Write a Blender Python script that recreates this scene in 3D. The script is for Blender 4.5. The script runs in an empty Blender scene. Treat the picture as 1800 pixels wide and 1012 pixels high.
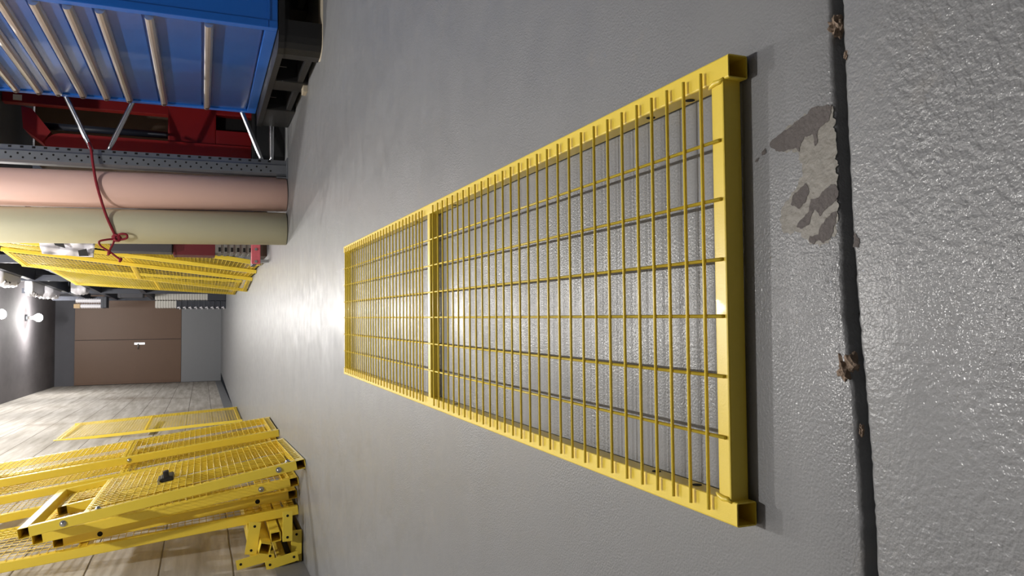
import bpy, bmesh, math, random
from mathutils import Vector, Matrix
from mathutils.geometry import delaunay_2d_cdt
random.seed(7)
C = bpy.context.scene.collection
SC = bpy.context.scene

# ------------------------------------------------------------------ camera, world, exposure
F_PX, PITCH, YAW, ROLL, CAM_H = 1335.0, math.radians(22.2), math.radians(2.275), math.radians(-0.46), 0.43
fw = Vector((0, math.cos(PITCH), -math.sin(PITCH)))
dn = Vector((0, -math.sin(PITCH), -math.cos(PITCH)))
rt = Vector((1, 0, 0))
rz = Matrix.Rotation(-YAW, 3, 'Z')
fw, dn, rt = rz @ fw, rz @ dn, rz @ rt
cr, sr = math.cos(ROLL), math.sin(ROLL)
rt, dn = rt * cr + dn * sr, dn * cr - rt * sr
cam_d = bpy.data.cameras.new('camera')
cam_d.sensor_fit = 'HORIZONTAL'
cam_d.sensor_width = 36.0
cam_d.lens = F_PX / 1800.0 * 36.0
cam_d.clip_start = 0.02
cam = bpy.data.objects.new('camera', cam_d)
C.objects.link(cam)
# the phone was held sideways: the picture's right is the room's down
m = Matrix((dn, rt, -fw)).transposed().to_4x4()
m.translation = Vector((0, 0, CAM_H))
cam.matrix_world = m
SC.camera = cam

world = bpy.data.worlds.new('world')
SC.world = world
world.use_nodes = True
world.node_tree.nodes['Background'].inputs[0].default_value = (0.55, 0.6, 0.7, 1)
world.node_tree.nodes['Background'].inputs[1].default_value = 0.012
SC.view_settings.view_transform = 'Standard'
SC.view_settings.look = 'None'
SC.view_settings.gamma = 1.0
SC.view_settings.use_curve_mapping = False
SC.view_settings.exposure = 0.84
LAMP_POWER = 95.0
LAMP_COLOR = (1.0, 0.975, 0.935)
LAMP_SPOTS = [(0.03, 16.4), (0.08, 13.55), (0.06, 10.6), (0.05, 7.7), (0.03, 4.8), (0.03, 1.9)]
LAMP_Z = 3.17


# ------------------------------------------------------------------ materials
def srgb(r, g, b):
    def f(c):
        c /= 255.0
        return c / 12.92 if c <= 0.04045 else ((c + 0.055) / 1.055) ** 2.4
    return (f(r), f(g), f(b), 1.0)


def mat(name, col, rough=0.5, metal=0.0, bump=0.0, bscale=80.0, var=0.0, vscale=6.0, spec=0.5, trans=0.0, emit=0.0, coat=0.0):
    mt = bpy.data.materials.new(name)
    mt.use_nodes = True
    nt = mt.node_tree
    b = nt.nodes['Principled BSDF']
    b.inputs['Base Color'].default_value = col
    b.inputs['Roughness'].default_value = rough
    b.inputs['Metallic'].default_value = metal
    b.inputs['Specular IOR Level'].default_value = spec
    b.inputs['Coat Weight'].default_value = coat
    if trans:
        b.inputs['Transmission Weight'].default_value = trans
    if emit:
        b.inputs['Emission Color'].default_value = col
        b.inputs['Emission Strength'].default_value = emit
    tc = nt.nodes.new('ShaderNodeTexCoord')
    if var:
        n = nt.nodes.new('ShaderNodeTexNoise')
        n.inputs['Scale'].default_value = vscale
        n.inputs['Detail'].default_value = 5
        nt.links.new(tc.outputs['Object'], n.inputs['Vector'])
        mx = nt.nodes.new('ShaderNodeMix')
        mx.data_type = 'RGBA'
        mx.inputs[6].default_value = (col[0] * (1 - var), col[1] * (1 - var), col[2] * (1 - var), 1)
        mx.inputs[7].default_value = (min(1, col[0] * (1 + var)), min(1, col[1] * (1 + var)), min(1, col[2] * (1 + var)), 1)
        nt.links.new(n.outputs['Fac'], mx.inputs[0])
        nt.links.new(mx.outputs[2], b.inputs['Base Color'])
    if bump:
        n = nt.nodes.new('ShaderNodeTexNoise')
        n.inputs['Scale'].default_value = bscale
        n.inputs['Detail'].default_value = 3
        nt.links.new(tc.outputs['Object'], n.inputs['Vector'])
        bp = nt.nodes.new('ShaderNodeBump')
        bp.inputs['Strength'].default_value = bump
        bp.inputs['Distance'].default_value = 0.002
        nt.links.new(n.outputs['Fac'], bp.inputs['Height'])
        nt.links.new(bp.outputs['Normal'], b.inputs['Normal'])
    return mt


def floor_mat():
    mt = bpy.data.materials.new('grey_floor_paint')
    mt.use_nodes = True
    nt = mt.node_tree
    N, L = nt.nodes, nt.links
    b = N['Principled BSDF']
    tc = N.new('ShaderNodeTexCoord')

    def noise(scale, detail=3, rough=0.5, dist=0.0):
        n = N.new('ShaderNodeTexNoise')
        n.inputs['Scale'].default_value = scale
        n.inputs['Detail'].default_value = detail
        n.inputs['Roughness'].default_value = rough
        n.inputs['Distortion'].default_value = dist
        L.new(tc.outputs['Object'], n.inputs['Vector'])
        return n

    def ramp(src, a, c, va=0.0, vc=1.0):
        r = N.new('ShaderNodeMapRange')
        r.inputs['From Min'].default_value = a
        r.inputs['From Max'].default_value = c
        r.inputs['To Min'].default_value = va
        r.inputs['To Max'].default_value = vc
        L.new(src, r.inputs['Value'])
        return r.outputs['Result']

    def math_(op, x, y):
        n = N.new('ShaderNodeMath')
        n.operation = op
        for i, v in enumerate((x, y)):
            if isinstance(v, (int, float)):
                n.inputs[i].default_value = v
            else:
                L.new(v, n.inputs[i])
        return n.outputs[0]
    big = noise(1.3, 5, 0.6)
    dirt = noise(9.0, 6, 0.65)
    mx = N.new('ShaderNodeMix'); mx.data_type = 'RGBA'
    mx.inputs[6].default_value = srgb(117, 119, 121)
    mx.inputs[7].default_value = srgb(132, 133, 135)
    L.new(big.outputs['Fac'], mx.inputs[0])
    mx2 = N.new('ShaderNodeMix'); mx2.data_type = 'RGBA'
    L.new(ramp(dirt.outputs['Fac'], 0.60, 0.78, 0, 0.35), mx2.inputs[0])
    L.new(mx.outputs[2], mx2.inputs[6])
    mx2.inputs[7].default_value = srgb(150, 142, 130)
    # specks of grit stuck in the paint
    vor = N.new('ShaderNodeTexVoronoi')
    vor.inputs['Scale'].default_value = 9.0
    L.new(tc.outputs['Object'], vor.inputs['Vector'])
    mx3 = N.new('ShaderNodeMix'); mx3.data_type = 'RGBA'
    L.new(ramp(vor.outputs['Distance'], 0.010, 0.016, 1, 0), mx3.inputs[0])
    L.new(mx2.outputs[2], mx3.inputs[6])
    mx3.inputs[7].default_value = srgb(70, 66, 62)
    L.new(mx3.outputs[2], b.inputs['Base Color'])
    # roughness
    L.new(ramp(noise(14.0, 4).outputs['Fac'], 0.3, 0.7, 0.40, 0.52), b.inputs['Roughness'])
    # worn smooth and thickly rolled zones
    sep = N.new('ShaderNodeSeparateXYZ')
    L.new(tc.outputs['Object'], sep.inputs[0])
    zone = ramp(noise(3.2, 2).outputs['Fac'], 0.36, 0.60, 0.25, 1.0)
    near = ramp(sep.outputs['Y'], 0.37, 0.42, 0.75, 0.14)     # the slab before the joint was rolled on thicker
    fine = ramp(sep.outputs['Y'], 0.8, 9.0, 0.42, 0.20)
    n1 = noise(165.0, 1, 0.35, 0.0)
    n2 = noise(430.0, 1, 0.5)
    hgt = math_('ADD', math_('MULTIPLY', n1.outputs['Fac'], math_('MULTIPLY', zone, near)), math_('MULTIPLY', n2.outputs['Fac'], math_('MULTIPLY', fine, zone)))
    bp = N.new('ShaderNodeBump')
    bp.inputs['Strength'].default_value = 1.0
    bp.inputs['Distance'].default_value = 0.0016
    L.new(hgt, bp.inputs['Height'])
    L.new(bp.outputs['Normal'], b.inputs['Normal'])
    b.inputs['Specular IOR Level'].default_value = 0.4
    b.inputs['Coat Weight'].default_value = 0.2
    b.inputs['Coat Roughness'].default_value = 0.16
    L.new(bp.outputs['Normal'], b.inputs['Coat Normal'])
    return mt


def wall_mat(name, c1, c2, board=0.15, stain=True):
    """Board-marked concrete: horizontal casting boards with thin joints and brown stains."""
    mt = bpy.data.materials.new(name)
    mt.use_nodes = True
    nt = mt.node_tree
    N, L = nt.nodes, nt.links
    b = N['Principled BSDF']
    tc = N.new('ShaderNodeTexCoord')
    mp = N.new('ShaderNodeMapping')
    mp.inputs['Scale'].default_value = (1.0, 0.45, 6.0)
    L.new(tc.outputs['Object'], mp.inputs['Vector'])
    n = N.new('ShaderNodeTexNoise')
    n.inputs['Scale'].default_value = 2.2; n.inputs['Detail'].default_value = 7; n.inputs['Roughness'].default_value = 0.6
    L.new(mp.outputs[0], n.inputs['Vector'])
    n2 = N.new('ShaderNodeTexNoise')
    n2.inputs['Scale'].default_value = 1.1; n2.inputs['Detail'].default_value = 6
    L.new(tc.outputs['Object'], n2.inputs['Vector'])
    mx = N.new('ShaderNodeMix'); mx.data_type = 'RGBA'
    mx.inputs[6].default_value = c1; mx.inputs[7].default_value = c2
    r = N.new('ShaderNodeMapRange')
    r.inputs['From Min'].default_value = 0.32; r.inputs['From Max'].default_value = 0.68
    L.new(n.outputs['Fac'], r.inputs['Value']); L.new(r.outputs[0], mx.inputs[0])
    col = mx.outputs[2]
    if stain:
        r2 = N.new('ShaderNodeMapRange')
        r2.inputs['From Min'].default_value = 0.56; r2.inputs['From Max'].default_value = 0.74
        r2.inputs['To Max'].default_value = 0.55
        L.new(n2.outputs['Fac'], r2.inputs['Value'])
        ms = N.new('ShaderNodeMix'); ms.data_type = 'RGBA'
        L.new(r2.outputs[0], ms.inputs[0]); L.new(col, ms.inputs[6])
        ms.inputs[7].default_value = srgb(122, 104, 84)
        col = ms.outputs[2]
    # board joints
    sep = N.new('ShaderNodeSeparateXYZ')
    L.new(tc.outputs['Object'], sep.inputs[0])
    wob = N.new('ShaderNodeMath'); wob.operation = 'MULTIPLY_ADD'
    wob.inputs[1].default_value = 0.012
    n3 = N.new('ShaderNodeTexNoise'); n3.inputs['Scale'].default_value = 2.5
    L.new(tc.outputs['Object'], n3.inputs['Vector'])
    L.new(n3.outputs['Fac'], wob.inputs[0]); L.new(sep.outputs['Z'], wob.inputs[2])
    md = N.new('ShaderNodeMath'); md.operation = 'PINGPONG'; md.inputs[1].default_value = board
    L.new(wob.outputs[0], md.inputs[0])
    r3 = N.new('ShaderNodeMapRange')
    r3.inputs['From Min'].default_value = 0.0015; r3.inputs['From Max'].default_value = 0.0055
    L.new(md.outputs[0], r3.inputs['Value'])
    mj = N.new('ShaderNodeMix'); mj.data_type = 'RGBA'
    L.new(r3.outputs[0], mj.inputs[0])
    mj.inputs[6].default_value = (c1[0] * 0.45, c1[1] * 0.42, c1[2] * 0.38, 1)
    L.new(col, mj.inputs[7])
    L.new(mj.outputs[2], b.inputs['Base Color'])
    b.inputs['Roughness'].default_value = 0.85
    ad = N.new('ShaderNodeMath'); ad.operation = 'ADD'
    L.new(r3.outputs[0], ad.inputs[0]); L.new(n.outputs['Fac'], ad.inputs[1])
    bp = N.new('ShaderNodeBump'); bp.inputs['Strength'].default_value = 0.5; bp.inputs['Distance'].default_value = 0.004
    L.new(ad.outputs[0], bp.inputs['Height']); L.new(bp.outputs[0], b.inputs['Normal'])
    return mt


M = {}
M['floor'] = floor_mat()
M['wall'] = wall_mat('board_marked_concrete', srgb(166, 159, 148), srgb(210, 205, 198))
M['ceiling'] = wall_mat('ceiling_concrete', srgb(104, 100, 104), srgb(122, 118, 121), 0.6, False)
M['farwall'] = mat('dark_plaster', srgb(92, 92, 98), 0.8, var=0.1)
M['skirt'] = mat('grey_wall_paint', srgb(128, 130, 134), 0.45, bump=0.3, bscale=60)
M['door'] = mat('brown_door_paint', srgb(104, 76, 56), 0.5, var=0.06, vscale=3)
M['joint'] = mat('joint_filler', srgb(38, 38, 40), 0.6, bump=0.6, bscale=200)
M['peel'] = mat('bare_grey_concrete', srgb(88, 82, 80), 0.75, bump=0.6, bscale=240, var=0.22, vscale=120)
M['wear'] = mat('worn_tan_concrete', srgb(122, 118, 109), 0.5, bump=0.5, bscale=150, var=0.12, vscale=90)
M['crumb'] = mat('crumbled_concrete', srgb(138, 120, 104), 0.9, bump=1.0, bscale=400, var=0.5, vscale=260)
M['yellow'] = mat('yellow_powder_coat', srgb(246, 217, 74), 0.35, bump=0.05, bscale=600, var=0.03, vscale=5, coat=0.15)
M['hole'] = mat('dark_hole', srgb(12, 11, 10), 0.9)
M['steel'] = mat('zinc_steel', srgb(190, 192, 196), 0.3, 1.0, bump=0.1, bscale=120)
M['galv'] = mat('galvanized_steel', srgb(136, 140, 146), 0.45, 0.75, var=0.12, vscale=30)
M['blackplastic'] = mat('black_plastic', srgb(30, 30, 31), 0.45, bump=0.2, bscale=200)
M['pallet'] = mat('black_pallet_plastic', srgb(17, 17, 18), 0.5, bump=0.4, bscale=140)
M['blue'] = mat('blue_enamel', srgb(28, 98, 190), 0.35, var=0.05, vscale=3, coat=0.1)
M['bluefront'] = mat('blue_drawer_enamel', srgb(34, 84, 156), 0.25, var=0.05, vscale=4, coat=0.2)
M['alu'] = mat('brushed_aluminium', srgb(228, 222, 216), 0.3, 0.85, var=0.06, vscale=30)
M['endcap'] = mat('brown_end_cap', srgb(58, 34, 28), 0.6)
M['pink'] = mat('salmon_sheet', srgb(238, 198, 184), 0.6, bump=0.05, bscale=30, var=0.03, vscale=3)
M['green'] = mat('sage_sheet', srgb(206, 201, 170), 0.6, bump=0.05, bscale=30, var=0.03, vscale=3)
M['cord'] = mat('dark_red_cord', srgb(140, 22, 40), 0.7, bump=0.8, bscale=500)
M['red'] = mat('red_machine_paint', srgb(128, 16, 18), 0.4, var=0.1, vscale=5)
M['darkred'] = mat('dark_red_plastic', srgb(96, 22, 32), 0.5)
M['pinkred'] = mat('faded_red_paint', srgb(206, 100, 112), 0.45, bump=0.3, bscale=60, var=0.25, vscale=40)
M['brownwood'] = mat('dark_brown_board', srgb(70, 54, 42), 0.8, var=0.2, vscale=6)
M['wood'] = mat('pale_wood', srgb(206, 178, 138), 0.7, var=0.12, vscale=30)
M['shim'] = mat('beige_board', srgb(186, 176, 156), 0.8)
M['whiteplastic'] = mat('white_film', srgb(232, 230, 236), 0.3, bump=0.6, bscale=25)
M['whitetray'] = mat('grey_white_tray', srgb(196, 194, 188), 0.5)
M['darksteel'] = mat('dark_blue_steel', srgb(40, 44, 56), 0.5)
M['darkbox'] = mat('charcoal_box', srgb(58, 58, 64), 0.6, var=0.15)
M['greybox'] = mat('grey_box', srgb(120, 118, 114), 0.6, var=0.15)
M['lamp'] = mat('lamp_glow', (1.0, 0.96, 0.9, 1), 0.5, emit=40.0)
M['label'] = mat('white_sticker', srgb(226, 224, 218), 0.6)


# ------------------------------------------------------------------ mesh helpers
class MB:
    def __init__(self):
        self.v, self.f, self.m, self.s = [], [], [], []

    def add(self, vs, fs, mi=0, smooth=False):
        o = len(self.v)
        self.v += [tuple(p) for p in vs]
        for f in fs:
            self.f.append([o + i for i in f])
            self.m.append(mi)
            self.s.append(smooth)
        return self

    def box(self, lo, hi, mi=0, mtx=None, ch=0.0):
        x0, y0, z0 = lo
        x1, y1, z1 = hi
        if ch <= 0:
            vs = [(x, y, z) for z in (z0, z1) for y in (y0, y1) for x in (x0, x1)]
            fs = [(0, 2, 3, 1), (4, 5, 7, 6), (0, 1, 5, 4), (2, 6, 7, 3), (0, 4, 6, 2), (1, 3, 7, 5)]
            if mtx:
                vs = [mtx @ Vector(p) for p in vs]
            return self.add(vs, fs, mi)
        bm = bmesh.new()
        bmesh.ops.create_cube(bm, size=1.0)
        for v in bm.verts:
            v.co = Vector(((x0 + x1) / 2 + v.co.x * (x1 - x0), (y0 + y1) / 2 + v.co.y * (y1 - y0), (z0 + z1) / 2 + v.co.z * (z1 - z0)))
        bmesh.ops.bevel(bm, geom=bm.edges[:], offset=ch, segments=2, profile=0.7, affect='EDGES')
        self.bm(bm, mi, mtx)
        return self

    def bm(self, bm, mi=0, mtx=None, smooth=False):
        bm.verts.index_update()
        vs = [(mtx @ v.co) if mtx else v.co.copy() for v in bm.verts]
        fs = [[v.index for v in f.verts] for f in bm.faces]
        bm.free()
        return self.add(vs, fs, mi, smooth)

    def loft(self, loops, mi=0, cap=True, smooth=False, closed=False):
        n = len(loops[0])
        vs = [p for l in loops for p in l]
        fs = []
        k = len(loops)
        for a in range(k if closed else k - 1):
            b = (a + 1) % k
            for i in range(n):
                j = (i + 1) % n
                fs.append((a * n + i, a * n + j, b * n + j, b * n + i))
        o = len(self.v)
        self.add(vs, fs, mi, smooth)
        if cap and not closed:
            self.f.append([o + i for i in range(n)][::-1]); self.m.append(mi); self.s.append(False)
            self.f.append([o + (k - 1) * n + i for i in range(n)]); self.m.append(mi); self.s.append(False)
        return self

    def rod(self, p0, p1, r, n=8, mi=0, r1=None, smooth=True):
        return self.path([p0, p1], [r, r if r1 is None else r1], n, mi, smooth)

    def path(self, pts, r, n=8, mi=0, smooth=True, closed=False, flat=None):
        pts = [Vector(p) for p in pts]
        k = len(pts)
        if not isinstance(r, (list, tuple)):
            r = [r] * k
        loops = []
        up = None
        for i, p in enumerate(pts):
            if closed:
                t = pts[(i + 1) % k] - pts[i - 1]
            else:
                t = pts[min(i + 1, k - 1)] - pts[max(i - 1, 0)]
            t.normalize()
            if up is None:
                up = Vector((0, 0, 1)) if abs(t.z) < 0.9 else Vector((0, 1, 0))
            a = t.cross(up)
            if a.length < 1e-4:
                a = t.orthogonal()
            a.normalize()
            b = a.cross(t).normalized()
            up = b
            fl = flat or (1.0, 1.0)
            loops.append([p + (a * math.cos(2 * math.pi * q / n) * fl[0] + b * math.sin(2 * math.pi * q / n) * fl[1]) * r[i] for q in range(n)])
        return self.loft(loops, mi, True, smooth, closed)

    def sqtube(self, p0, p1, wa, wb, side, wall=0.002, rad=0.002, hole_mi=0, open_ends=True):
        """hollow rectangular tube from p0 to p1 (centre line); 'side' is the direction of width wa"""
        p0, p1 = Vector(p0), Vector(p1)
        t = (p1 - p0).normalized()
        a = Vector(side).normalized()
        b = t.cross(a).normalized()

        def prof(ha, hb, r):
            pts = []
            for sx, sy, st in ((1, 1, 0), (-1, 1, 1), (-1, -1, 2), (1, -1, 3)):
                for q in range(3):
                    an = math.pi / 2 * st + math.pi / 4 * q
                    pts.append((sx * (ha - r) + math.cos(an) * r, sy * (hb - r) + math.sin(an) * r))
            return pts
        po = prof(wa / 2, wb / 2, rad)
        pi_ = prof(wa / 2 - wall, wb / 2 - wall, max(rad - wall, 0.0006))

        def loop(p, pr):
            return [p + a * x + b * y for x, y in pr]
        if open_ends:
            self.loft([loop(p0, po), loop(p1, po), loop(p1, pi_), loop(p0, pi_)], 0, False, False, True)
        else:
            self.loft([loop(p0, po), loop(p1, po)], 0, True)
        return self

    def lathe(self, prof, c=(0, 0, 0), n=24, mi=0, smooth=True):
        loops = []
        for r, z in prof:
            loops.append([(c[0] + r * math.cos(2 * math.pi * q / n), c[1] + r * math.sin(2 * math.pi * q / n), c[2] + z) for q in range(n)])
        return self.loft(loops, mi, True, smooth)

    def build(self, name, mats, parent=None, loc=None):
        me = bpy.data.meshes.new(name)
        me.from_pydata(self.v, [], self.f)
        if not isinstance(mats, (list, tuple)):
            mats = [mats]
        for q in mats:
            me.materials.append(q)
        for p, mi, s in zip(me.polygons, self.m, self.s):
            p.material_index = mi
            p.use_smooth = s
        bm = bmesh.new()
        bm.from_mesh(me)
        bmesh.ops.recalc_face_normals(bm, faces=bm.faces[:])
        bm.to_mesh(me)
        bm.free()
        me.update()
        o = bpy.data.objects.new(name, me)
        C.objects.link(o)
        if parent:
            o.parent = parent
        if loc:
            o.location = loc
        return o


def tag(o, label=None, cat=None, group=None, kind=None):
    if label: o['label'] = label
    if cat: o['category'] = cat
    if group: o['group'] = group
    if kind: o['kind'] = kind
    return o


def thing(name, label, cat, loc=(0, 0, 0), rot=None, group=None):
    o = bpy.data.objects.new(name, None)
    o.empty_display_size = 0.05
    C.objects.link(o)
    if rot is None:
        o.location = loc
    else:
        mm = rot.to_4x4()
        mm.translation = Vector(loc)
        o.matrix_world = mm
    return tag(o, label, cat, group)


def copy_tree(o, parent=None):
    c = o.copy()
    C.objects.link(c)
    if parent:
        c.parent = parent
    for ch in [q for q in bpy.data.objects if q.parent == o]:
        copy_tree(ch, c)
    return c


# ------------------------------------------------------------------ the setting
def wall_x(y):                       # the left wall runs a little askew to the view
    return -1.10 - 0.0248 * (y - 3.42)


def joint_line(pts, x):
    pts = sorted(pts)
    if x <= pts[0][0]: return pts[0][1] + (x - pts[0][0]) * 0.035
    if x >= pts[-1][0]: return pts[-1][1] + (x - pts[-1][0]) * 0.035
    for (xa, ya), (xb, yb) in zip(pts, pts[1:]):
        if xa <= x <= xb:
            return ya + (yb - ya) * (x - xa) / (xb - xa)


FAR_EDGE = [(0.2315, 0.4240), (0.178, 0.4233), (0.107, 0.4210), (0.056, 0.4190), (-0.001, 0.4182), (-0.059, 0.4100), (-0.120, 0.4070), (-0.186, 0.4050)]
NEAR_EDGE = [(0.229, 0.4140), (0.176, 0.4130), (0.106, 0.4110), (0.056, 0.4095), (-0.001, 0.4060), (-0.059, 0.4010), (-0.119, 0.3970), (-0.184, 0.3950)]
xs = [-1.3, -0.8, -0.5] + [-0.3 + 0.004 * i for i in range(163)] + [0.5, 0.9, 1.5, 2.5]
rnd = random.Random(3)
f_e = [(x, joint_line(FAR_EDGE, x) + (rnd.uniform(-0.0007, 0.0009) if -0.3 < x < 0.35 else 0)) for x in xs]
n_e = [(x, joint_line(NEAR_EDGE, x) + (rnd.uniform(-0.0006, 0.0006) if -0.3 < x < 0.35 else 0)) for x in xs]
b = MB()
k = len(xs)
# far slab: top strip, rounded lip, joint side
RY = 20.5
rows = [[(x, RY, 0) for x, y in f_e], [(x, y + 0.05, 0) for x, y in f_e], [(x, y + 0.0035, 0) for x, y in f_e],
        [(x, y + 0.001, -0.0010) for x, y in f_e], [(x, y, -0.003) for x, y in f_e], [(x, y, -0.035) for x, y in f_e]]
vs = [p for r in rows for p in r]
fs = [(a * k + i, a * k + i + 1, (a + 1) * k + i + 1, (a + 1) * k + i) for a in range(len(rows) - 1) for i in range(k - 1)]
b.add(vs, fs, 0, True)
rows = [[(x, -8.0, 0) for x, y in n_e], [(x, y - 0.05, 0) for x, y in n_e], [(x, y - 0.0035, 0) for x, y in n_e],
        [(x, y - 0.001, -0.0010) for x, y in n_e], [(x, y, -0.003) for x, y in n_e], [(x, y, -0.035) for x, y in n_e]]
b.add([p for r in rows for p in r], fs, 0, True)
floor = tag(b.build('floor', M['floor']), kind='structure')
b = MB()
b.box((-1.3, 0.375, -0.05), (2.5, 0.47, -0.015))
tag(b.build('trim_1', M['joint']), kind='structure')


def patch(pix, z, mname, name, jag=0.0006, seed=1):
    """flat flake of missing paint, outline given on the floor in metres"""
    r = random.Random(seed)
    pts = []
    n = len(pix)
    for i in range(n):
        a, c = Vector(pix[i]), Vector(pix[(i + 1) % n])
        steps = max(1, int((c - a).length / 0.0012))
        nn = Vector((-(c - a).y, (c - a).x)).normalized()
        ph = [r.uniform(0, 6.3) for _ in range(3)]
        for s in range(steps):
            p = a.lerp(c, s / steps)
            e = math.sin(math.pi * s / steps)
            d = jag * (1.1 * math.sin(2.2 * s + ph[0]) * .35 + 1.0 * math.sin(.8 * s + ph[1]) + .6 * r.uniform(-1, 1)) * e
            pts.append((p.x + nn.x * d, p.y + nn.y * d))
    n = len(pts)
    res = delaunay_2d_cdt([Vector(p) for p in pts], [(i, (i + 1) % n) for i in range(n)], [], 1, 1e-6)
    mb = MB()
    mb.add([(p.x, p.y, z) for p in res[0]], [list(f) for f in res[2]])
    o = mb.build(name, M[mname], floor)
    return o


def G(x, y, z=0.0):
    """point of the photograph to the place on the floor it shows"""
    r = fw * F_PX + dn * (x - 900) + rt * (506 - y)
    t = (z - CAM_H) / r.z
    p = Vector((0, 0, CAM_H)) + r * t
    return (p.x, p.y)


def GY(x, y, Y):
    r = fw * F_PX + dn * (x - 900) + rt * (506 - y)
    return Vector((0, 0, CAM_H)) + r * (Y / r.y)


def z7(lst):                          # outlines of the flakes, read off the enlarged photograph
    return [G(1320 + x / 3.614, 170 + y / 3.614) for x, y in lst]


patch(z7([(520, 60), (440, 60), (400, 70), (370, 95), (300, 150), (230, 190), (140, 330), (180, 345), (300, 350), (330, 480), (300, 560), (200, 700),
          (180, 780), (210, 870), (300, 860), (340, 900), (400, 940), (470, 935), (540, 880), (555, 760), (548, 560), (545, 300)]), 0.00015, 'wear', 'worn_patch', 0.0012, 4)
patch(z7([(515, 50), (500, 150), (440, 195), (420, 240), (425, 290), (408, 315), (395, 240), (340, 255), (318, 300), (310, 350), (290, 325), (230, 340),
          (185, 350), (130, 325), (120, 305), (135, 275), (190, 235), (240, 200), (300, 150), (360, 110), (390, 68), (450, 60)]), 0.0004, 'peel', 'peeled_patch', 0.0005, 5)
patch(z7([(352, 548), (372, 600), (350, 665), (308, 712), (255, 685), (270, 625), (320, 575)]), 0.0004, 'peel', 'peeled_patch', 0.0005, 6)
patch(z7([(540, 560), (560, 600), (545, 660), (490, 700), (440, 760), (410, 715), (390, 745), (372, 810), (320, 840), (292, 825), (310, 790), (370, 730),
          (380, 650), (430, 640), (470, 590), (510, 555)]), 0.0004, 'peel', 'peeled_patch', 0.0005, 7)
patch(z7([(545, 725), (540, 800), (510, 890), (460, 930), (430, 910), (400, 938), (370, 915), (375, 885), (430, 875), (445, 820), (480, 770), (515, 735)]), 0.0004, 'peel', 'peeled_patch', 0.0005, 8)
patch(z7([(660, 855), (690, 905), (685, 960), (650, 955)]), 0.0004, 'peel', 'peeled_patch', 0.0005, 9)
patch(z7([(95, 325), (100, 355), (72, 375), (70, 350)]), 0.0004, 'peel', 'peeled_patch', 0.0003, 10)
patch(z7([(55, 385), (45, 410), (28, 415), (35, 398)]), 0.0004, 'peel', 'peeled_patch', 0.0003, 11)


def crumb(loc, s, seed, label, mname='crumb', squash=(1, 1, 1)):
    r = random.Random(seed)
    bm = bmesh.new()
    bmesh.ops.create_icosphere(bm, subdivisions=3, radius=1.0)
    for v in bm.verts:
        q = v.co
        w = 0.75 + 0.25 * math.sin(q.x * 5 + seed) * math.cos(q.y * 6 - seed) + r.uniform(-0.2, 0.2)
        v.co = Vector((q.x * s * w * squash[0], q.y * s * w * squash[1], max(q.z * s * w * squash[2], -0.0035)))
    mb = MB().bm(bm)
    o = mb.build('concrete_crumb', M[mname], None, loc)
    tag(o, label, 'debris', 'crumbs in the floor joint')


x, y = G(1486, 645); crumb((x, y, -0.003), 0.0098, 1, 'large flaky brown concrete crumb wedged in the joint left of the bare patches', squash=(1.35, 1.0, 0.8))
x, y = G(1466, 46); crumb((x, y, -0.003), 0.0086, 2, 'brown concrete crumb stuck in the joint at its right end', squash=(1.2, 0.9, 0.7))
x, y = G(1487, 96); crumb((x, y, -0.001), 0.0036, 3, 'small chip lying on the near lip of the joint by its right end', squash=(1.3, 0.8, 0.7))
x, y = G(1513, 757); crumb((x, y, -0.001), 0.0034, 4, 'small rust brown chip on the near lip of the joint, left of the large crumb', squash=(1.6, 0.6, 0.6))

# left wall with painted kick strip
Y0, Y1, H = -8.0, 19.5, 3.45
b = MB()
vs = [(wall_x(Y0), Y0, 0), (wall_x(Y1), Y1, 0), (wall_x(Y1), Y1, H), (wall_x(Y0), Y0, H),
      (wall_x(Y0) - .2, Y0, 0), (wall_x(Y1) - .2, Y1, 0), (wall_x(Y1) - .2, Y1, H), (wall_x(Y0) - .2, Y0, H)]
b.add(vs, [(0, 1, 2, 3), (4, 7, 6, 5), (0, 4, 5, 1), (3, 2, 6, 7), (0, 3, 7, 4), (1, 5, 6, 2)])
tag(b.build('wall_left', M['wall']), kind='structure')
b = MB()
e = 0.012
b.add([(wall_x(Y0) - .05, Y0, 0), (wall_x(Y1) - .05, Y1, 0), (wall_x(Y1) + e, Y1, 0), (wall_x(Y0) + e, Y0, 0),
       (wall_x(Y0) - .05, Y0, .125), (wall_x(Y1) - .05, Y1, .125), (wall_x(Y1) + e * .3, Y1, .125), (wall_x(Y0) + e * .3, Y0, .125)],
      [(0, 1, 2, 3), (4, 7, 6, 5), (3, 2, 6, 7), (0, 4, 5, 1), (0, 3, 7, 4), (1, 5, 6, 2)])
tag(b.build('baseboard_left', M['skirt']), kind='structure')
b = MB(); b.box((2.4, Y0, 0), (2.6, Y1, H)); tag(b.build('wall_right', M['farwall']), kind='structure')
b = MB(); b.box((-1.6, Y0 - .2, 0), (2.6, Y0, H)); tag(b.build('wall_back', M['farwall']), kind='structure')
b = MB(); b.box((-1.8, Y0 - .2, H), (2.6, Y1 + .2, H + .2)); tag(b.build('ceiling', M['ceiling']), kind='structure')
b = MB(); b.box((-1.8, Y1, 0), (2.6, Y1 + .2, H)); tag(b.build('wall_far', M['farwall']), kind='structure')
b = MB(); b.box((-1.49, Y1 - .04, 0), (2.4, Y1, .87)); tag(b.build('trim_2', M['skirt']), kind='structure')
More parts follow.
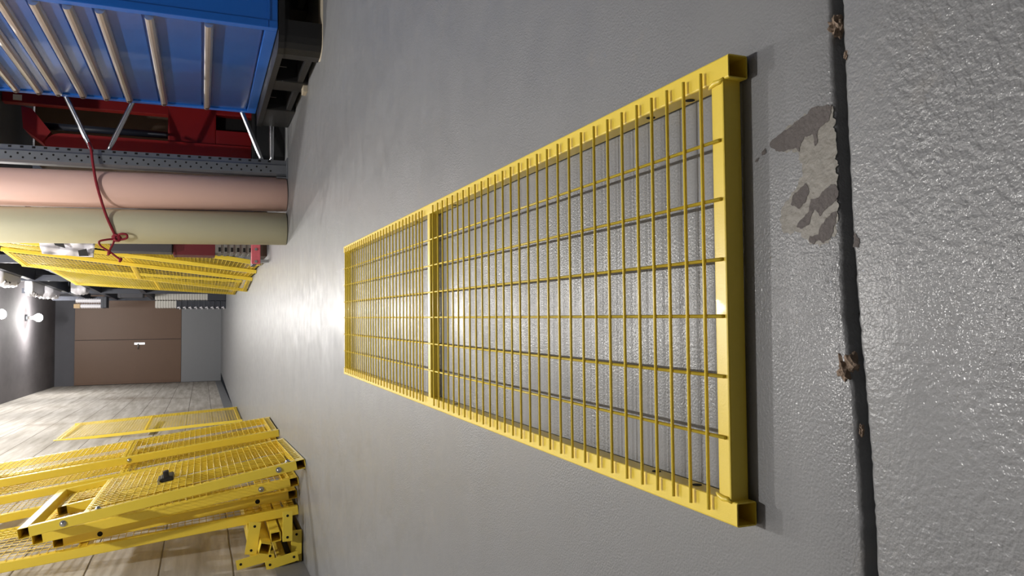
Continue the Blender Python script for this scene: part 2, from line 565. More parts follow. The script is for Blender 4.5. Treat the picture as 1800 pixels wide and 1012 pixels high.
# brown double door above the painted dock edge
for i, (xa, xb) in enumerate(((-1.45, -0.487), (-0.477, 0.50))):
    b = MB(); b.box((xa, Y1 - .05, .875), (xb, Y1, 3.06), ch=.004)
    d = tag(b.build('door_%d' % (i + 1), M['door']), kind='structure')
    if i == 0:
        b = MB()
        b.box((-.60, Y1 - .06, 1.64), (-.55, Y1 - .05, 1.86), ch=.003)
        b.rod((-.575, Y1 - .06, 1.78), (-.575, Y1 - .11, 1.78), .011)
        b.rod((-.575, Y1 - .105, 1.78), (-.70, Y1 - .105, 1.78), .011)
        tag(b.build('door_handle', M['steel'], d), 'silver lever handle')
    b = MB()
    b.box((xa - .035 if i == 0 else xb, Y1 - .055, .875), (xa if i == 0 else xb + .035, Y1, 3.06))
    b.build('door_frame', M['door'], d)

# ------------------------------------------------------------------ ceiling lamps
LAMP_WORDS = ['farthest bare ceiling lamp, nearest to the brown double door', 'bare ceiling lamp one step nearer than the farthest, at the picture edge',
              'bare ceiling lamp above the yellow panel leaning alone on the wall', 'bare ceiling lamp above the middle of the aisle',
              'bare ceiling lamp above the two upright rolls', 'bare ceiling lamp straight above the panel lying on the floor']
lamp0 = None
for (lx, ly), words in zip(LAMP_SPOTS, LAMP_WORDS):
    if lamp0 is None:
        lamp0 = thing('ceiling_lamp', words, 'lamp', (lx, ly, H), group='ceiling lamps along the aisle')
        MB().lathe([(.001, 0), (.06, 0), (.06, -.03), (.02, -.04)]).build('cap', M['galv'], lamp0)
        MB().lathe([(.018, -.04), (.03, -.06), (.03, -.11), (.024, -.115)]).build('socket', M['label'], lamp0)
        MB().lathe([(.022, -.115), (.045, -.15), (.07, -.19), (.075, -.22), (.06, -.255), (.03, -.275), (.001, -.28)]).build('bulb', M['lamp'], lamp0)
        lo = lamp0
    else:
        lo = copy_tree(lamp0)
        lo.location = (lx, ly, H)
        lo['label'] = words
    ld = bpy.data.lights.new('lamp_light', 'POINT')
    ld.energy = LAMP_POWER * (0.55 if ly > 12 else 0.8 if ly > 9 else 1.0)
    ld.color = LAMP_COLOR
    ld.shadow_soft_size = 0.035
    l = bpy.data.objects.new('lamp_light', ld)
    C.objects.link(l)
    l.location = (lx, ly, H - 0.325)


# ------------------------------------------------------------------ yellow mesh panels
def panel(label, origin, u, v, W, L, t=0.04, style='rails', mids=(), group=None, wires=None, lwires=None, single=False,
          tubew=None, barh=None, barw=None, mesh_top=None, bolts=(), holes=(), name='mesh_panel', wr=0.0014, pitch=0.03, lpitch=0.05):
    """u along the width, v along the length, u x v = the face with the mesh; origin = corner of that face"""
    u, v = Vector(u).normalized(), Vector(v).normalized()
    w = u.cross(v).normalized()
    v = w.cross(u).normalized()
    rot = Matrix((u, v, w)).transposed()
    root = thing(name, label, 'panel', origin, rot, group)
    tw = tubew or t
    zc = -t / 2
    Y = M['yellow']
    if style == 'rails':
        for x in (tw / 2, W - tw / 2):
            r_ = MB().sqtube((x, 0, zc), (x, L, zc), tw, t, (1, 0, 0), 0.0012 if t < .03 else .0018, 0.0016 if t < .03 else .003).build('rail', Y, root)
        bars = [mm for mm in mids]
        for y in bars:
            MB().sqtube((tw, y, -(barh or t) / 2), (W - tw, y, -(barh or t) / 2), barw or tw, (barh or t) - .0002, (0, 1, 0), 0.0012 if t < .03 else .0018, 0.0016 if t < .03 else .003).build('crossbar', Y, root)
    else:
        for y in (tw / 2, L - tw / 2):
            MB().sqtube((0, y, zc), (W, y, zc), tw, t, (0, 1, 0), .0018, .003).build('crossbar', Y, root)
        for y in mids:
            MB().sqtube((tw, y, zc), (W - tw, y, zc), tw * .7, t - .0002, (0, 1, 0), .0018, .003).build('crossbar', Y, root)
        for x in (tw / 2, W - tw / 2):
            MB().sqtube((x, tw, zc), (x, L - tw, zc), tw, t, (1, 0, 0), .0018, .003).build('rail', Y, root)
    ys = wires
    if ys is None:
        n = int((L - .02) / pitch)
        ys = [.012 + pitch * i for i in range(1, n + 1)]
        ys = [y for y in ys if y < (mesh_top or L) - .01]
    lx = lwires
    if lx is None:
        n = max(1, round((W - 2 * tw) / lpitch))
        lx = [tw + (W - 2 * tw) * i / n for i in range(1, n)]
    inset = tw * 0.4
    if single:
        for x, (ya, yb) in lx:
            MB().rod((x, ya, wr * .8), (x, yb, wr * .8), wr, 8).build('wire', Y, root)
        for y in ys:
            MB().rod((inset, y, wr * 2.3), (W - inset, y, wr * 2.3), wr, 8).build('wire', Y, root)
    else:
        mb = MB()
        for x in lx:
            mb.rod((x, tw * .3, wr * .8), (x, (mesh_top or L) - tw * .3, wr * .8), wr, 5)
        for y in ys:
            mb.rod((inset, y, wr * 2.2), (W - inset, y, wr * 2.2), wr, 5)
        mb.build('wire_mesh', Y, root)
    for (x, y, z, d) in bolts:
        d = Vector(d)
        p = Vector((x, y, z))
        mb = MB()
        mb.rod(p - d * .002, p + d * .0015, .0125, 14)
        mb.path([p + d * .0015, p + d * .005, p + d * .008, p + d * .0095], [.0095, .009, .006, .001], 12)
        mb.build('bolt', M['steel'], root)
    for (x, y, z, d, r) in holes:
        d = Vector(d)
        p = Vector((x, y, z))
        MB().rod(p - d * .003, p + d * .0004, r, 12, smooth=False).build('bolt_hole', M['hole'], root)
    return root


# the panel lying on the floor
KS = 0.9939                            # it rests on a few high spots, a little off the floor
PX, PY, PW, PL, PT = -0.1765 * KS, 0.518 * KS, 0.397 * KS, 1.880 * KS, 0.020
wy = [0.551, 0.577, 0.604, 0.6305, 0.658, 0.6875, 0.718, 0.749, 0.780, 0.812, 0.843, 0.8745, 0.9055, 0.9365, 0.9675, 0.998, 1.029, 1.0595, 1.0895, 1.120, 1.150,
      1.1805, 1.2105, 1.2405, 1.270, 1.300, 1.330, 1.360, 1.392, 1.469, 1.490, 1.515, 1.541, 1.568, 1.596, 1.6255, 1.657, 1.689, 1.721, 1.752, 1.784, 1.816, 1.848,
      1.880, 1.911, 1.942, 1.972, 2.001, 2.030, 2.0595, 2.089, 2.118, 2.147, 2.176, 2.205, 2.234, 2.263, 2.292, 2.321, 2.350]
lw = [(x * KS - PX, (0.5295 * KS - PY, 2.384 * KS - PY)) for x in (0.149, 0.0985, 0.047, -0.0015, -0.0525, -0.104)]
hl = []
for y in (0.588, 0.655, 1.30, 1.56, 2.25):
    hl.append((PT + .0001, y * KS - PY, -.011, (1, 0, 0), .0045))
    hl.append((PW - PT - .0001, y * KS - PY, -.011, (-1, 0, 0), .0045))
mp = panel('yellow wire mesh panel lying flat on the grey floor in front of the joint', (PX, PY, PT + .0012), (1, 0, .003), (0, 1, 0), PW, PL, PT, 'rails',
           mids=(0.5335 * KS - PY, 1.436 * KS - PY, 2.376 * KS - PY), wires=[y * KS - PY for y in wy], barh=.0186, barw=.0165, lwires=lw, single=True, holes=hl, wr=0.0016)
for x in (PT, PW - PT):                # weld seams where the near crossbar meets the rails
    s = 1 if x < .2 else -1
    mb = MB()
    mb.path([(x - s * .001, .0065, -.0005), (x + s * .001, .011, .0004), (x + s * .0005, .017, .0004), (x + s * .002, .023, .0002), (x + s * .003, .0275, -.001)], [.0012, .0022, .0026, .002, .001], 8)
    mb.build('weld_seam', M['yellow'], mp)


def lean_dir(deg, away):               # upright direction tipped towards -x (away=-1) or +x (away=1)
    a = math.radians(deg)
    return Vector((math.sin(a) * away, 0, math.cos(a)))


def left_panel(label, bx, by, W, L, deg, skew=0.0, **kw):
    return panel(label, (bx, by, 0.004), (skew, 1, 0), lean_dir(deg, -1), W, L, kw.pop('t', .04), group='yellow panels leaning on the concrete wall', **kw)


def right_panel(label, far, near, L, deg, **kw):
    u = Vector((near[0] - far[0], near[1] - far[1], 0))
    W = u.length
    u.normalize()
    nrm = Vector((-u.y, u.x, 0))       # horizontal; away from the aisle
    if nrm.x < 0: nrm = -nrm
    v = Vector((0, 0, 1)) * math.cos(math.radians(deg)) + nrm * math.sin(math.radians(deg))
    return panel(label, (far[0], far[1], 0.004), u, v, W, L, kw.pop('t', .04), group='yellow panels leaning on the storage side', **kw)


# front gate panel with the black latch
ga = left_panel('yellow gate panel with black latch, frontmost of the stack leaning on the concrete wall', -0.626, 3.487, 0.95, 1.10, 9.8, -0.047, style='bars', mids=(0.86,), mesh_top=.88,
                bolts=[(-.001, .115, -.02, (-1, 0, 0)), (-.001, .945, -.02, (-1, 0, 0)), (.02, .82, .002, (0, 0, 1)), (.03, .07, .002, (0, 0, 1))])
mb = MB()
mb.box((.30, .545, .002), (.44, .60, .022), ch=.006)
mb.box((.30, .56, .02), (.35, .585, .05), ch=.008)
la = mb.build('latch', M['blackplastic'], ga)
tag(la, 'black plastic latch')
mb = MB(); mb.box((.45, .55, .002), (.475, .585, .02), ch=.004); tag(mb.build('latch_catch', M['blackplastic'], ga), 'black catch')
MB().box((.29, .602, .0), (.445, .612, .018), ch=.002).build('latch_plate', M['steel'], ga)
left_panel('short yellow panel close behind the latch panel, its square tube end showing at mid height', -0.678, 4.02, 0.40, 1.045, 9.8, -0.047, style='bars')
left_panel('yellow panel behind the latch panel with one silver bolt near its foot', -0.752, 3.735, 0.70, 1.09, 8.0, -0.02, style='bars', bolts=[(-.001, .17, -.02, (-1, 0, 0))])
left_panel('yellow panel with two round holes in its near bar, third in the wall stack', -0.825, 3.80, 0.62, 1.02, 6.6, 0.0, style='bars',
           holes=[(0, .18, -.02, (-1, 0, 0), .011), (0, .84, -.02, (-1, 0, 0), .011)])
left_panel('tall yellow panel nearest the concrete wall, carrying a striped shadow', -0.890, 3.74, 0.66, 1.75, 5.6, 0.0, mids=(.03, .9, 1.72))
left_panel('tall yellow panel farthest along the wall stack, on its aisle side', -0.665, 4.72, 0.66, 1.62, 7.0, 0.0, mids=(.025, .82, 1.595), bolts=[(-.001, .8, -.02, (-1, 0, 0))])
left_panel('tall yellow panel in the middle of the far half of the wall stack', -0.722, 4.58, 0.80, 1.62, 7.4, 0.0, mids=(.025, .82, 1.595))
left_panel('tall yellow panel innermost in the far half of the wall stack', -0.785, 4.48, 0.90, 1.62, 7.8, 0.0, mids=(.025, .82, 1.595))
# the single one farther along
left_panel('single yellow mesh panel leaning alone against the concrete wall, far down the aisle', -1.125, 8.97, 1.46, 1.82, 3.3, -0.010, mids=(.03, .98, 1.76), t=.03)
# stack on the storage side
right_panel('frontmost yellow mesh panel of the stack leaning beside the green roll', (0.263, 8.204), (0.342, 7.365), 1.985, 6.6, mids=(.03, 1.0, 1.955), t=.03, tubew=.035)
right_panel('second yellow panel from the aisle in the stack beside the green roll', (0.377, 7.70), (0.378, 6.82), 1.985, 6.65, mids=(.03, 1.0, 1.955), t=.03, tubew=.04)
right_panel('third yellow panel, innermost and nearest of the stack beside the green roll', (0.412, 7.40), (0.414, 6.346), 1.97, 8.8, mids=(.03, 1.0, 1.955), t=.035, tubew=.04)
right_panel('yellow mesh panel leaning by itself behind the stack beside the green roll', (0.319, 11.19), (0.406, 9.30), 1.94, 3.5, mids=(.03, .95, 1.91), t=.03)

# yellow posts with foot plates lying under the wall stack
def post(label, cx, cz, ang, plate, tube=(.05, .05), y0=3.56, ln=1.2, off=0.0):
    rot = Matrix.Rotation(math.radians(ang), 3, 'Y')
    r = thing('fence_post', label, 'post', (cx, y0, cz), rot, 'yellow posts lying under the wall stack')
    MB().sqtube((0, .006 if plate else 0, 0), (0, ln, 0), tube[0], tube[1], (1, 0, 0), .002, .003).build('tube', M['yellow'], r)
    if plate:
        pw, ph = plate
        mb = MB()
        mb.box((off - pw / 2, 0, -ph / 2), (off + pw / 2, .006, ph / 2), ch=.0015)
        pl = mb.build('foot_plate', M['yellow'], r)
        for sx in (-1, 1):
            MB().rod((off + sx * (pw / 2 - .018), .003, 0), (off + sx * (pw / 2 - .018), -.0006, 0), .006, 10, smooth=False).build('bolt_hole', M['hole'], pl)
    return r


post('yellow post whose foot plate lies flat on the floor at the wall', -1.032, .029, 0, (.155, .046), (.05, .045))
post('yellow post lying on the floor in the wall pile, plate turned aisle side', -0.968, .072, 0, (.13, .042), (.04, .04), y0=3.52, off=.045)
post('yellow post with open square end under the leaning rails', -0.968, .120, -6, None, (.042, .042), y0=3.54)
post('yellow post with tilted open square end, higher in the pile', -1.004, .168, 14, None, (.046, .046), y0=3.50)
post('yellow post with tall tilted foot plate leaning at the wall', -1.073, .094, 78, (.14, .042), (.04, .04), y0=3.53, ln=.9)
post('yellow post topmost in the pile with slanted foot plate', -0.972, .214, 8, (.14, .05), (.045, .045), y0=3.57, ln=.9)
post('yellow post with upright foot plate jutting above the pile at the wall', -1.062, .204, 80, (.16, .042), (.04, .04), y0=3.55, ln=.9)

# ------------------------------------------------------------------ blue cabinet on black pallet
CX, CY0, CY1, CZ0, CZ1 = 1.108, 3.0, 4.315, .168, 1.62
cab = thing('tool_cabinet', 'blue steel drawer cabinet with aluminium handles standing on black pallet', 'cabinet', (CX, CY0, CZ0))
mb = MB()
W_, D_, H_ = .62, CY1 - CY0, CZ1 - CZ0
ft = .05
mb.box((.022, .004, 0), (W_, D_ - .004, H_), ch=.004)                       # carcass behind the drawers
mb.box((0, 0, 0), (.03, ft - .012, H_), ch=.004)                             # face frame
mb.box((0, D_ - ft + .012, 0), (.03, D_, H_), ch=.004)
mb.box((0, ft - .012, 0), (.03, D_ - ft + .012, .045), ch=.003)
mb.box((.0005, -.0015, .035), (W_, .001, .0365))                              # seam on the side sheet
mb.build('body', M['blue'], cab)
tops = [.430, .634, .795, .897, 1.001, 1.107, 1.19, 1.285, 1.38, 1.47, 1.56]
z0 = CZ0 + .048
for zt in tops:
    mb = MB()
    mb.box((.008, ft - .008, z0 - CZ0 + .004), (.026, D_ - ft + .008, zt - CZ0), ch=.002)
    dr = mb.build('drawer', M['bluefront'], cab)
    # moulded handle rail over the whole width
    mb = MB()
    zz = zt - CZ0
    prof = [(.008, zz - .001), (-.006, zz - .0015), (-.0125, zz - .006), (-.0145, zz - .014), (-.0125, zz - .024), (-.005, zz - .031), (.0075, zz - .034)]
    la_, lb_ = ft - .004, D_ - ft + .004
    mb.loft([[(x, la_, z) for x, z in prof], [(x, lb_, z) for x, z in prof]], 0, True, False)
    hd = mb.build('handle', M['alu'], dr)
    tag(hd, 'aluminium handle rail')
    mb = MB()
    mb.box((-.0147, lb_ - .035, zz - .026), (-.006, lb_ - .006, zz - .010))
    mb.build('end_cap', M['endcap'], hd)
    z0 = zt + .006

pal = thing('plastic_pallet', 'black plastic pallet under the blue drawer cabinet', 'pallet', (1.03, 3.0, 0))
PD, PLn, PH = .70, 1.27, .165
mb = MB()
# top deck with rounded near corner
def deck(z0, z1, inset=0.0):
    pts = [(inset + .055, inset), (PD - inset, inset), (PD - inset, PLn - inset), (inset, PLn - inset), (inset, inset + .06), (inset + .012, inset + .025), (inset + .03, inset + .008)]
    mb.loft([[(x, y, z0) for x, y in pts], [(x, y, z1) for x, y in pts]])
deck(.142, .165)
mb.build('deck', M['pallet'], pal)
for y0_, y1_ in ((0, .12), (.43, .57), (.92, 1.27)):
    for x0_, x1_ in ((0.004, .12), (.33, .45), (.58, .696)):
        b2 = MB()
        if y0_ == 0 and x0_ < .01:
            pts = [(.06, .004), (x1_, .004), (x1_, y1_), (x0_, y1_), (x0_, .065), (.016, .028), (.034, .01)]
            b2.loft([[(x, y, .001) for x, y in pts], [(x, y, .143) for x, y in pts]])
        else:
            b2.box((x0_, max(y0_, .004), .001), (x1_, min(y1_, PLn - .004), .143), ch=.006)
        b2.build('block', M['pallet'], pal)
for x0_, x1_ in ((.008, .10), (.34, .44), (.59, .69)):
    b2 = MB(); b2.box((x0_, .05, .022), (x1_, PLn - .01, .046), ch=.004); b2.build('runner', M['pallet'], pal)
b2 = MB()
for q in range(6):                    # ribs on the underside of the deck
    b2.box((.03, .14 + .16 * q, .105), (.04, .152 + .16 * q, .143))
    b2.box((.05, .19 + .16 * q, .105), (.62, .196 + .16 * q, .143))
b2.build('rib', M['pallet'], pal)
b2 = MB(); b2.box((-.006, .43, 0), (.06, .50, .019), ch=.002)
o = b2.build('shim_block', M['shim'], None, (1.012, 3.02, 0)); tag(o, 'small beige packing block showing under the middle of the black pallet', 'block')

b2 = MB()
pts = [(.05, -.014), (.4, -.014), (.4, .1), (.0, .1), (-.012, .055), (.005, .015), (.025, -.006)]
b2.loft([[(x, y, 0) for x, y in pts], [(x, y, .0012) for x, y in pts]])
o = b2.build('protective_sheet', M['shim'], None, (1.03, 3.0, 0)); tag(o, 'thin beige sheet peeking out under the near corner of the black pallet', 'sheet')

# ------------------------------------------------------------------ storage rack beside the rolls
RYF = 4.285
rk = thing('storage_rack', 'galvanized perforated rack upright with diagonal braces behind the pink roll', 'rack', (.815, RYF, 0))
def rack_post(x0, y0, x1, parent, holes=True):
    b3 = MB()
    w = x1 - x0
    hgt = 2.9
    pr = [(x0, y0 + .012), (x0 + .012, y0), (x1 - .030, y0), (x1 - .022, y0 + .006), (x1, y0 + .010), (x1, y0 + .07), (x0, y0 + .07)]
    b3.loft([[(x, y, .008) for x, y in pr], [(x, y, hgt) for x, y in pr]])
    if holes:
        for q in range(56):
            z = .09 + .05 * q
            for (hx, dz) in ((x0 + .024, 0), (x0 + .044, .022)):
                if z + dz < hgt - .05:
                    b3.rod((hx, y0 + .006, z + dz), (hx, y0 - .0005, z + dz), .0052, 8, 1, smooth=False)
            b3.box((x1 - .014, y0 + .0075, z), (x1 - .004, y0 + .012, z + .014), 1)
    if holes:                          # the front upright is not quite plumb
        b3.v = [(x - .008 * z, y, z) for x, y, z in b3.v]
    return b3.build('post', [M['galv'], M['hole']], parent)
rack_post(-.043, 0, .043, rk)
b3 = MB(); b3.box((-.06, -.012, 0), (.055, .09, .008), ch=.002); b3.box((-.056, -.010, .008), (-.050, .07, .06)); b3.build('foot_plate', M['galv'], rk)
rack_post(.93, 0, 1.016, rk, False)
b3 = MB(); b3.box((.91, -.012, 0), (1.03, .09, .008), ch=.002); b3.build('foot_plate', M['galv'], rk)
def brace(a, c):
    b4 = MB()
    a, c = Vector(a), Vector(c)
    d = (c - a).normalized()
    b4.path([a, a + d * .025, a + d * .06, c - d * .06, c - d * .025, c], [.010, .010, .0125, .0125, .010, .010], 10)
    b4.rod(a + Vector((0, -.014, 0)), a + Vector((0, .014, 0)), .008, 6, smooth=False)
    b4.build('brace', M['steel'], rk)
for (za, zb) in ((.952, 1.36), (.878, .50), (.13, .50), (.082, .086)):
    brace((.040, .046, za), (.945, .046, zb))

rollp = thing('sheet_roll', 'upright salmon pink roll tied to the rack upright', 'roll', (.6795, 4.345, 0), Matrix.Rotation(math.radians(-1.4), 3, 'Y'), 'upright rolls tied to the rack')
def roll_mesh(r, h, seed):
    r_ = random.Random(seed)
    b5 = MB()
    b5.lathe([(r - .004, .003), (r, .006), (r, h), (r - .006, h), (r - .006, .02), (r - .0065, .003)], n=56)
    return b5
roll_mesh(.093, 1.95, 1).build('outer_sheet', M['pink'], rollp)
b5 = MB()
b5.box((-.0, -.0985, .003), (.06, -.0955, 1.94)); 
rollg = thing('sheet_roll', 'upright sage green roll leaning next to the pink roll', 'roll', (.489, 4.345, 0), Matrix.Rotation(math.radians(-1.2), 3, 'Y'), 'upright rolls tied to the rack')
roll_mesh(.0885, 1.93, 2).build('outer_sheet', M['green'], rollg)

# dark red cord round both rolls with a bow
def cat(pts, n=6, closed=False):
    P = [Vector(p) for p in pts]
    out = []
    kk = len(P)
    for i in range(kk if closed else kk - 1):
        p0 = P[i - 1] if (i > 0 or closed) else P[0]
        p1 = P[i]; p2 = P[(i + 1) % kk]; p3 = P[(i + 2) % kk] if (i + 2 < kk or closed) else P[-1]
        for s in range(n):
            t = s / n
            out.append(.5 * ((2 * p1) + (-p0 + p2) * t + (2 * p0 - 5 * p1 + 4 * p2 - p3) * t * t + (-p0 + 3 * p1 - 3 * p2 + p3) * t ** 3))
    if not closed: out.append(P[-1])
    return out
cd = thing('cord', 'dark red cord tied round the two rolls with a bow', 'cord', (.66, 4.23, .9))
def cp(x, y, Y): 
    p = GY(x, y, Y) - Vector((.66, 4.23, .9))
    return p
main = [cp(156, 251, 4.30), cp(160, 262, 4.262), cp(163, 285, 4.25), cp(168, 315, 4.242), cp(173, 335, 4.238), cp(178, 352, 4.245), cp(181, 362, 4.25), cp(188, 382, 4.248), cp(196, 400, 4.25), cp(203, 415, 4.272)]
MB().path(cat(main), .0065, 8).build('line', M['cord'], cd)
bow = cat([cp(203, 416, 4.262), cp(212, 411, 4.248), cp(222, 412, 4.243), cp(223, 418, 4.243), cp(213, 421, 4.25), cp(204, 420, 4.258)], 6)
MB().path(bow, .0055, 8).build('loop', M['cord'], cd)
lp = cat([cp(200, 420, 4.258), cp(188, 421, 4.248), cp(175, 424, 4.245), cp(176, 431, 4.243), cp(184, 437, 4.243), cp(194, 443, 4.243), cp(203, 450, 4.243), cp(211, 456, 4.243)], 6)
MB().path(lp, .005, 8).build('loop', M['cord'], cd)
tl = cat([cp(201, 420, 4.256), cp(199, 428, 4.247), cp(194, 437, 4.244), cp(192, 444, 4.243)], 5)
MB().path(tl, .005, 8).build('loose_end', M['cord'], cd)
kn = MB()
for s in range(3):
    o_ = cp(203 + s * 2, 417 + s, 4.258 - s * .004)
    ring = [o_ + Vector((.016 * math.cos(a_ * .7) * (1 if s % 2 else .8), .006 * math.sin(a_ * .7 + s), .014 * math.sin(a_ * .7))) for a_ in range(9)]
    kn.path(ring, .006, 8, closed=True)
kn.build('knot', M['cord'], cd)
for pnt in ((211.5, 456.5), (191.5, 444.5)):
    q = cp(pnt[0], pnt[1], 4.243)
    MB().path([q + Vector((-.012, 0, .004)), q, q + Vector((.010, 0, -.006))], [.005, .009, .005], 8).build('end_knot', M['cord'], cd)

# ------------------------------------------------------------------ things inside the rack bays
mc = thing('red_machine', 'red steel machine with a rounded column standing in the rack behind the braces', 'machine', (1.05, 4.72, 0))
b6 = MB()
def slab(pts, y0, y1, mb, mi=0):
    mb.loft([[(x, y0, z) for x, z in pts], [(x, y1, z) for x, z in pts]], mi)
col = [(-.165, .08), (-.035, .08), (-.035, 1.02)] + [(-.10 + .065 * math.cos(a_), 1.14 + .085 * math.sin(a_)) for a_ in [math.pi * q / 10 for q in range(0, 11)]] + [(-.165, 1.0)]
slab(col, .02, .22, b6)
b6.build('column', M['red'], mc)
b6 = MB()
b6.box((-.035, .06, .36), (.55, .36, .62), ch=.01)
b6.box((-.035, .06, .08), (.06, .36, .36), ch=.004)
b6.box((.15, .06, .08), (.55, .36, .37), ch=.01)
b6.box((.0, .03, .08), (.2, .10, .16), ch=.006)
b6.build('housing', M['red'], mc)
b6 = MB(); b6.box((.055, .12, .12), (.155, .34, .365)); b6.build('opening', M['hole'], mc)
b6 = MB(); slab([(-.09, 1.24), (-.03, 1.20), (.09, 1.29), (.10, 1.34), (-.02, 1.33)], .03, .25, b6); b6.build('head_plate', M['red'], mc)
b6 = MB()
for (xx, zz) in ((-.13, .97), (-.13, .93), (-.12, .16), (-.12, .12)):
    b6.rod((xx, .021, zz), (xx, .012, zz), .012, 6, smooth=False)
b6.build('bolt_group', M['darksteel'], mc)
b6 = MB(); b6.rod((-.0, .02, .62), (.06, .30, .95), .008); b6.rod((.02, .12, .62), (.02, .12, 1.28), .02); b6.build('rod', M['darksteel'], mc)
b6 = MB(); b6.box((-.2, .0, .0), (.58, .40, .08), ch=.006)
b6.build('base', M['darksteel'], mc)
rp = thing('red_post', 'orange red upright beam with a white sticker, just past the blue cabinet', 'post', (1.262, 5.135, 0))
b6 = MB(); b6.box((0, 0, 0), (.07, .07, 1.51), ch=.004); b6.build('beam', M['red'], rp)
b6 = MB(); b6.box((.012, -.0015, 1.41), (.045, .0005, 1.455)); tag(b6.build('sticker', M['label'], rp), 'white sticker')
o = MB().box((0, 0, 0), (.70, .42, 1.40), ch=.005).build('board_crate', M['brownwood'], None, (.98, 5.45, 0)); tag(o, 'dark brown boarded crate at the back of the rack behind the red machine', 'crate')
ck = thing('black_bin', 'black plastic bin low in the rack under the lowest brace', 'bin', (.885, 4.45, 0))
b6 = MB(); b6.box((0, 0, 0), (.36, .008, .17)); b6.box((0, .2, 0), (.36, .208, .17)); b6.box((0, .008, 0), (.008, .2, .17)); b6.box((.352, .008, 0), (.36, .2, .17)); b6.box((.008, .008, 0), (.352, .2, .008)); b6.build('shell', M['blackplastic'], ck)
b6 = MB(); b6.box((-.006, -.006, .16), (.366, .004, .175), ch=.002); b6.build('rim', M['blackplastic'], ck)

b6 = MB()
for dx in (0, .93):                    # unseen shelf on an extra frame, added to shade the red machine
    rack_post(dx - .043, 1.72, dx + .043, rk, False)
b6.box((-.043, .07, 1.52), (.99, 1.79, 1.56), ch=.003)
b6.box((-.043, .08, 1.44), (-.003, 1.72, 1.53), ch=.003)
b6.build('shelf', M['galv'], rk)

# between the green roll and the yellow stack
def P5(x, y, Y=5.8): return GY(x, y, Y)
p, q = P5(306, 420), P5(378, 450)
bx = thing('storage_bin', 'dark red storage bin standing on dark trays past the green roll', 'bin', (q.x, 5.75, q.z))
w_, h_ = .31, p.z - q.z
b6 = MB(); b6.box((0, 0, 0), (w_, .23, h_), ch=.004); b6.build('shell', M['darkred'], bx)
b6 = MB(); b6.box((-.002, -.004, h_ - .012), (w_ + .002, .232, h_ + .004), ch=.002); b6.build('rim', M['darkred'], bx)
# grey slotted trays below and above the red bin
tz = .10
nt_ = 6
hh = (q.z - tz) / nt_
t0 = None
for i in range(nt_):
    lb = 'grey slotted tray under the dark red bin, ' + ['lowest', 'second', 'third', 'fourth', 'fifth', 'topmost'][i] + ' of its stack'
    if t0 is None:
        t0 = thing('slotted_tray', lb, 'tray', (.455, 5.72, tz), group='slotted trays under the red bin')
        b6 = MB(); b6.box((0, 0, 0), (.30, .26, hh * .55), ch=.002); b6.box((.004, .006, hh * .55), (.296, .25, hh)); b6.build('base', M['greybox'], t0)
        b6 = MB()
        for s in range(5):
            b6.box((.012 + s * .055, -.002, hh * .12), (.042 + s * .055, .012, hh * .5))
        b6.build('slot', M['hole'], t0)
    else:
        c_ = copy_tree(t0); c_.location = (.455, 5.72, tz + hh * i); c_['label'] = lb
o = MB().box((0, 0, 0), (.32, .28, .09), ch=.006).build('wooden_skid', M['brownwood'], None, (.44, 5.70, 0.0)); tag(o, 'dark low skid under the slotted trays past the green roll', 'skid')
pb = thing('guard_bracket', 'faded pinkish red rack guard standing on the floor past the green roll', 'guard', (.375, 5.55, 0))
b6 = MB(); b6.box((0, 0, .055), (.25, .05, .115), ch=.006); b6.build('rail', M['pinkred'], pb)
b6 = MB(); b6.box((.01, .0, 0), (.03, .05, .055)); b6.box((.2, 0, 0), (.22, .05, .055)); b6.build('foot', M['steel'], pb)
b6 = MB(); b6.rod((.015, -.002, .085), (.015, -.008, .085), .010, 10); b6.rod((.10, -.002, .085), (.10, -.008, .085), .010, 10); b6.build('bolt_group', M['steel'], pb)
dk = thing('pallet_truck', 'small dark trolley frame with caster on the floor by the rack guard', 'trolley', (.40, 6.0, 0))
b6 = MB(); b6.box((0, 0, .05), (.2, .3, .08), ch=.004); b6.build('frame', M['darksteel'], dk)
for yy in (.04, .25):
    b6 = MB(); b6.rod((.03, yy, .028), (.055, yy, .028), .0275, 16); b6.build('caster', M['greybox'], dk)
o = MB().box((0, 0, 0), (.28, .22, .38), ch=.006).build('dark_carton', M['darkbox'], None, (.455, 5.72, p.z + .01)); tag(o, 'charcoal box standing on the dark red bin', 'box')

# white film hung over the yellow stack
fl = thing('plastic_wrap', 'white crumpled plastic wrap with black patches draped behind the yellow stack', 'wrap', (.50, 6.318, 1.1))
r9 = random.Random(9)
b6 = MB()
NX, NZ = 18, 14
c00, c10, c01, c11 = GY(62, 412, 6.318), GY(75, 446, 6.318), GY(168, 412, 6.318), GY(165, 452, 6.318)
org = Vector((.50, 6.318, 1.1))
vs = []
for layer in (0, 1):
    for i in range(NX + 1):
        for j in range(NZ + 1):
            s, t = i / NX, j / NZ
            pp = (c00 * (1 - t) + c10 * t) * (1 - s) + (c01 * (1 - t) + c11 * t) * s
            pp = pp + Vector((0, .018 * math.sin(s * 13 + t * 5) + .012 * math.sin(t * 17 - s * 4) + .004 * math.sin(s * 41) + layer * .012, 0))
            vs.append(pp - org)
idx = lambda l, i, j: l * (NX + 1) * (NZ + 1) + i * (NZ + 1) + j
fs = []
for i in range(NX):
    for j in range(NZ):
        fs.append((idx(0, i, j), idx(0, i + 1, j), idx(0, i + 1, j + 1), idx(0, i, j + 1)))
        fs.append((idx(1, i, j), idx(1, i, j + 1), idx(1, i + 1, j + 1), idx(1, i + 1, j)))
for i in range(NX):
    for j in (0, NZ):
        fs.append((idx(0, i, j), idx(1, i, j), idx(1, i + 1, j), idx(0, i + 1, j)))
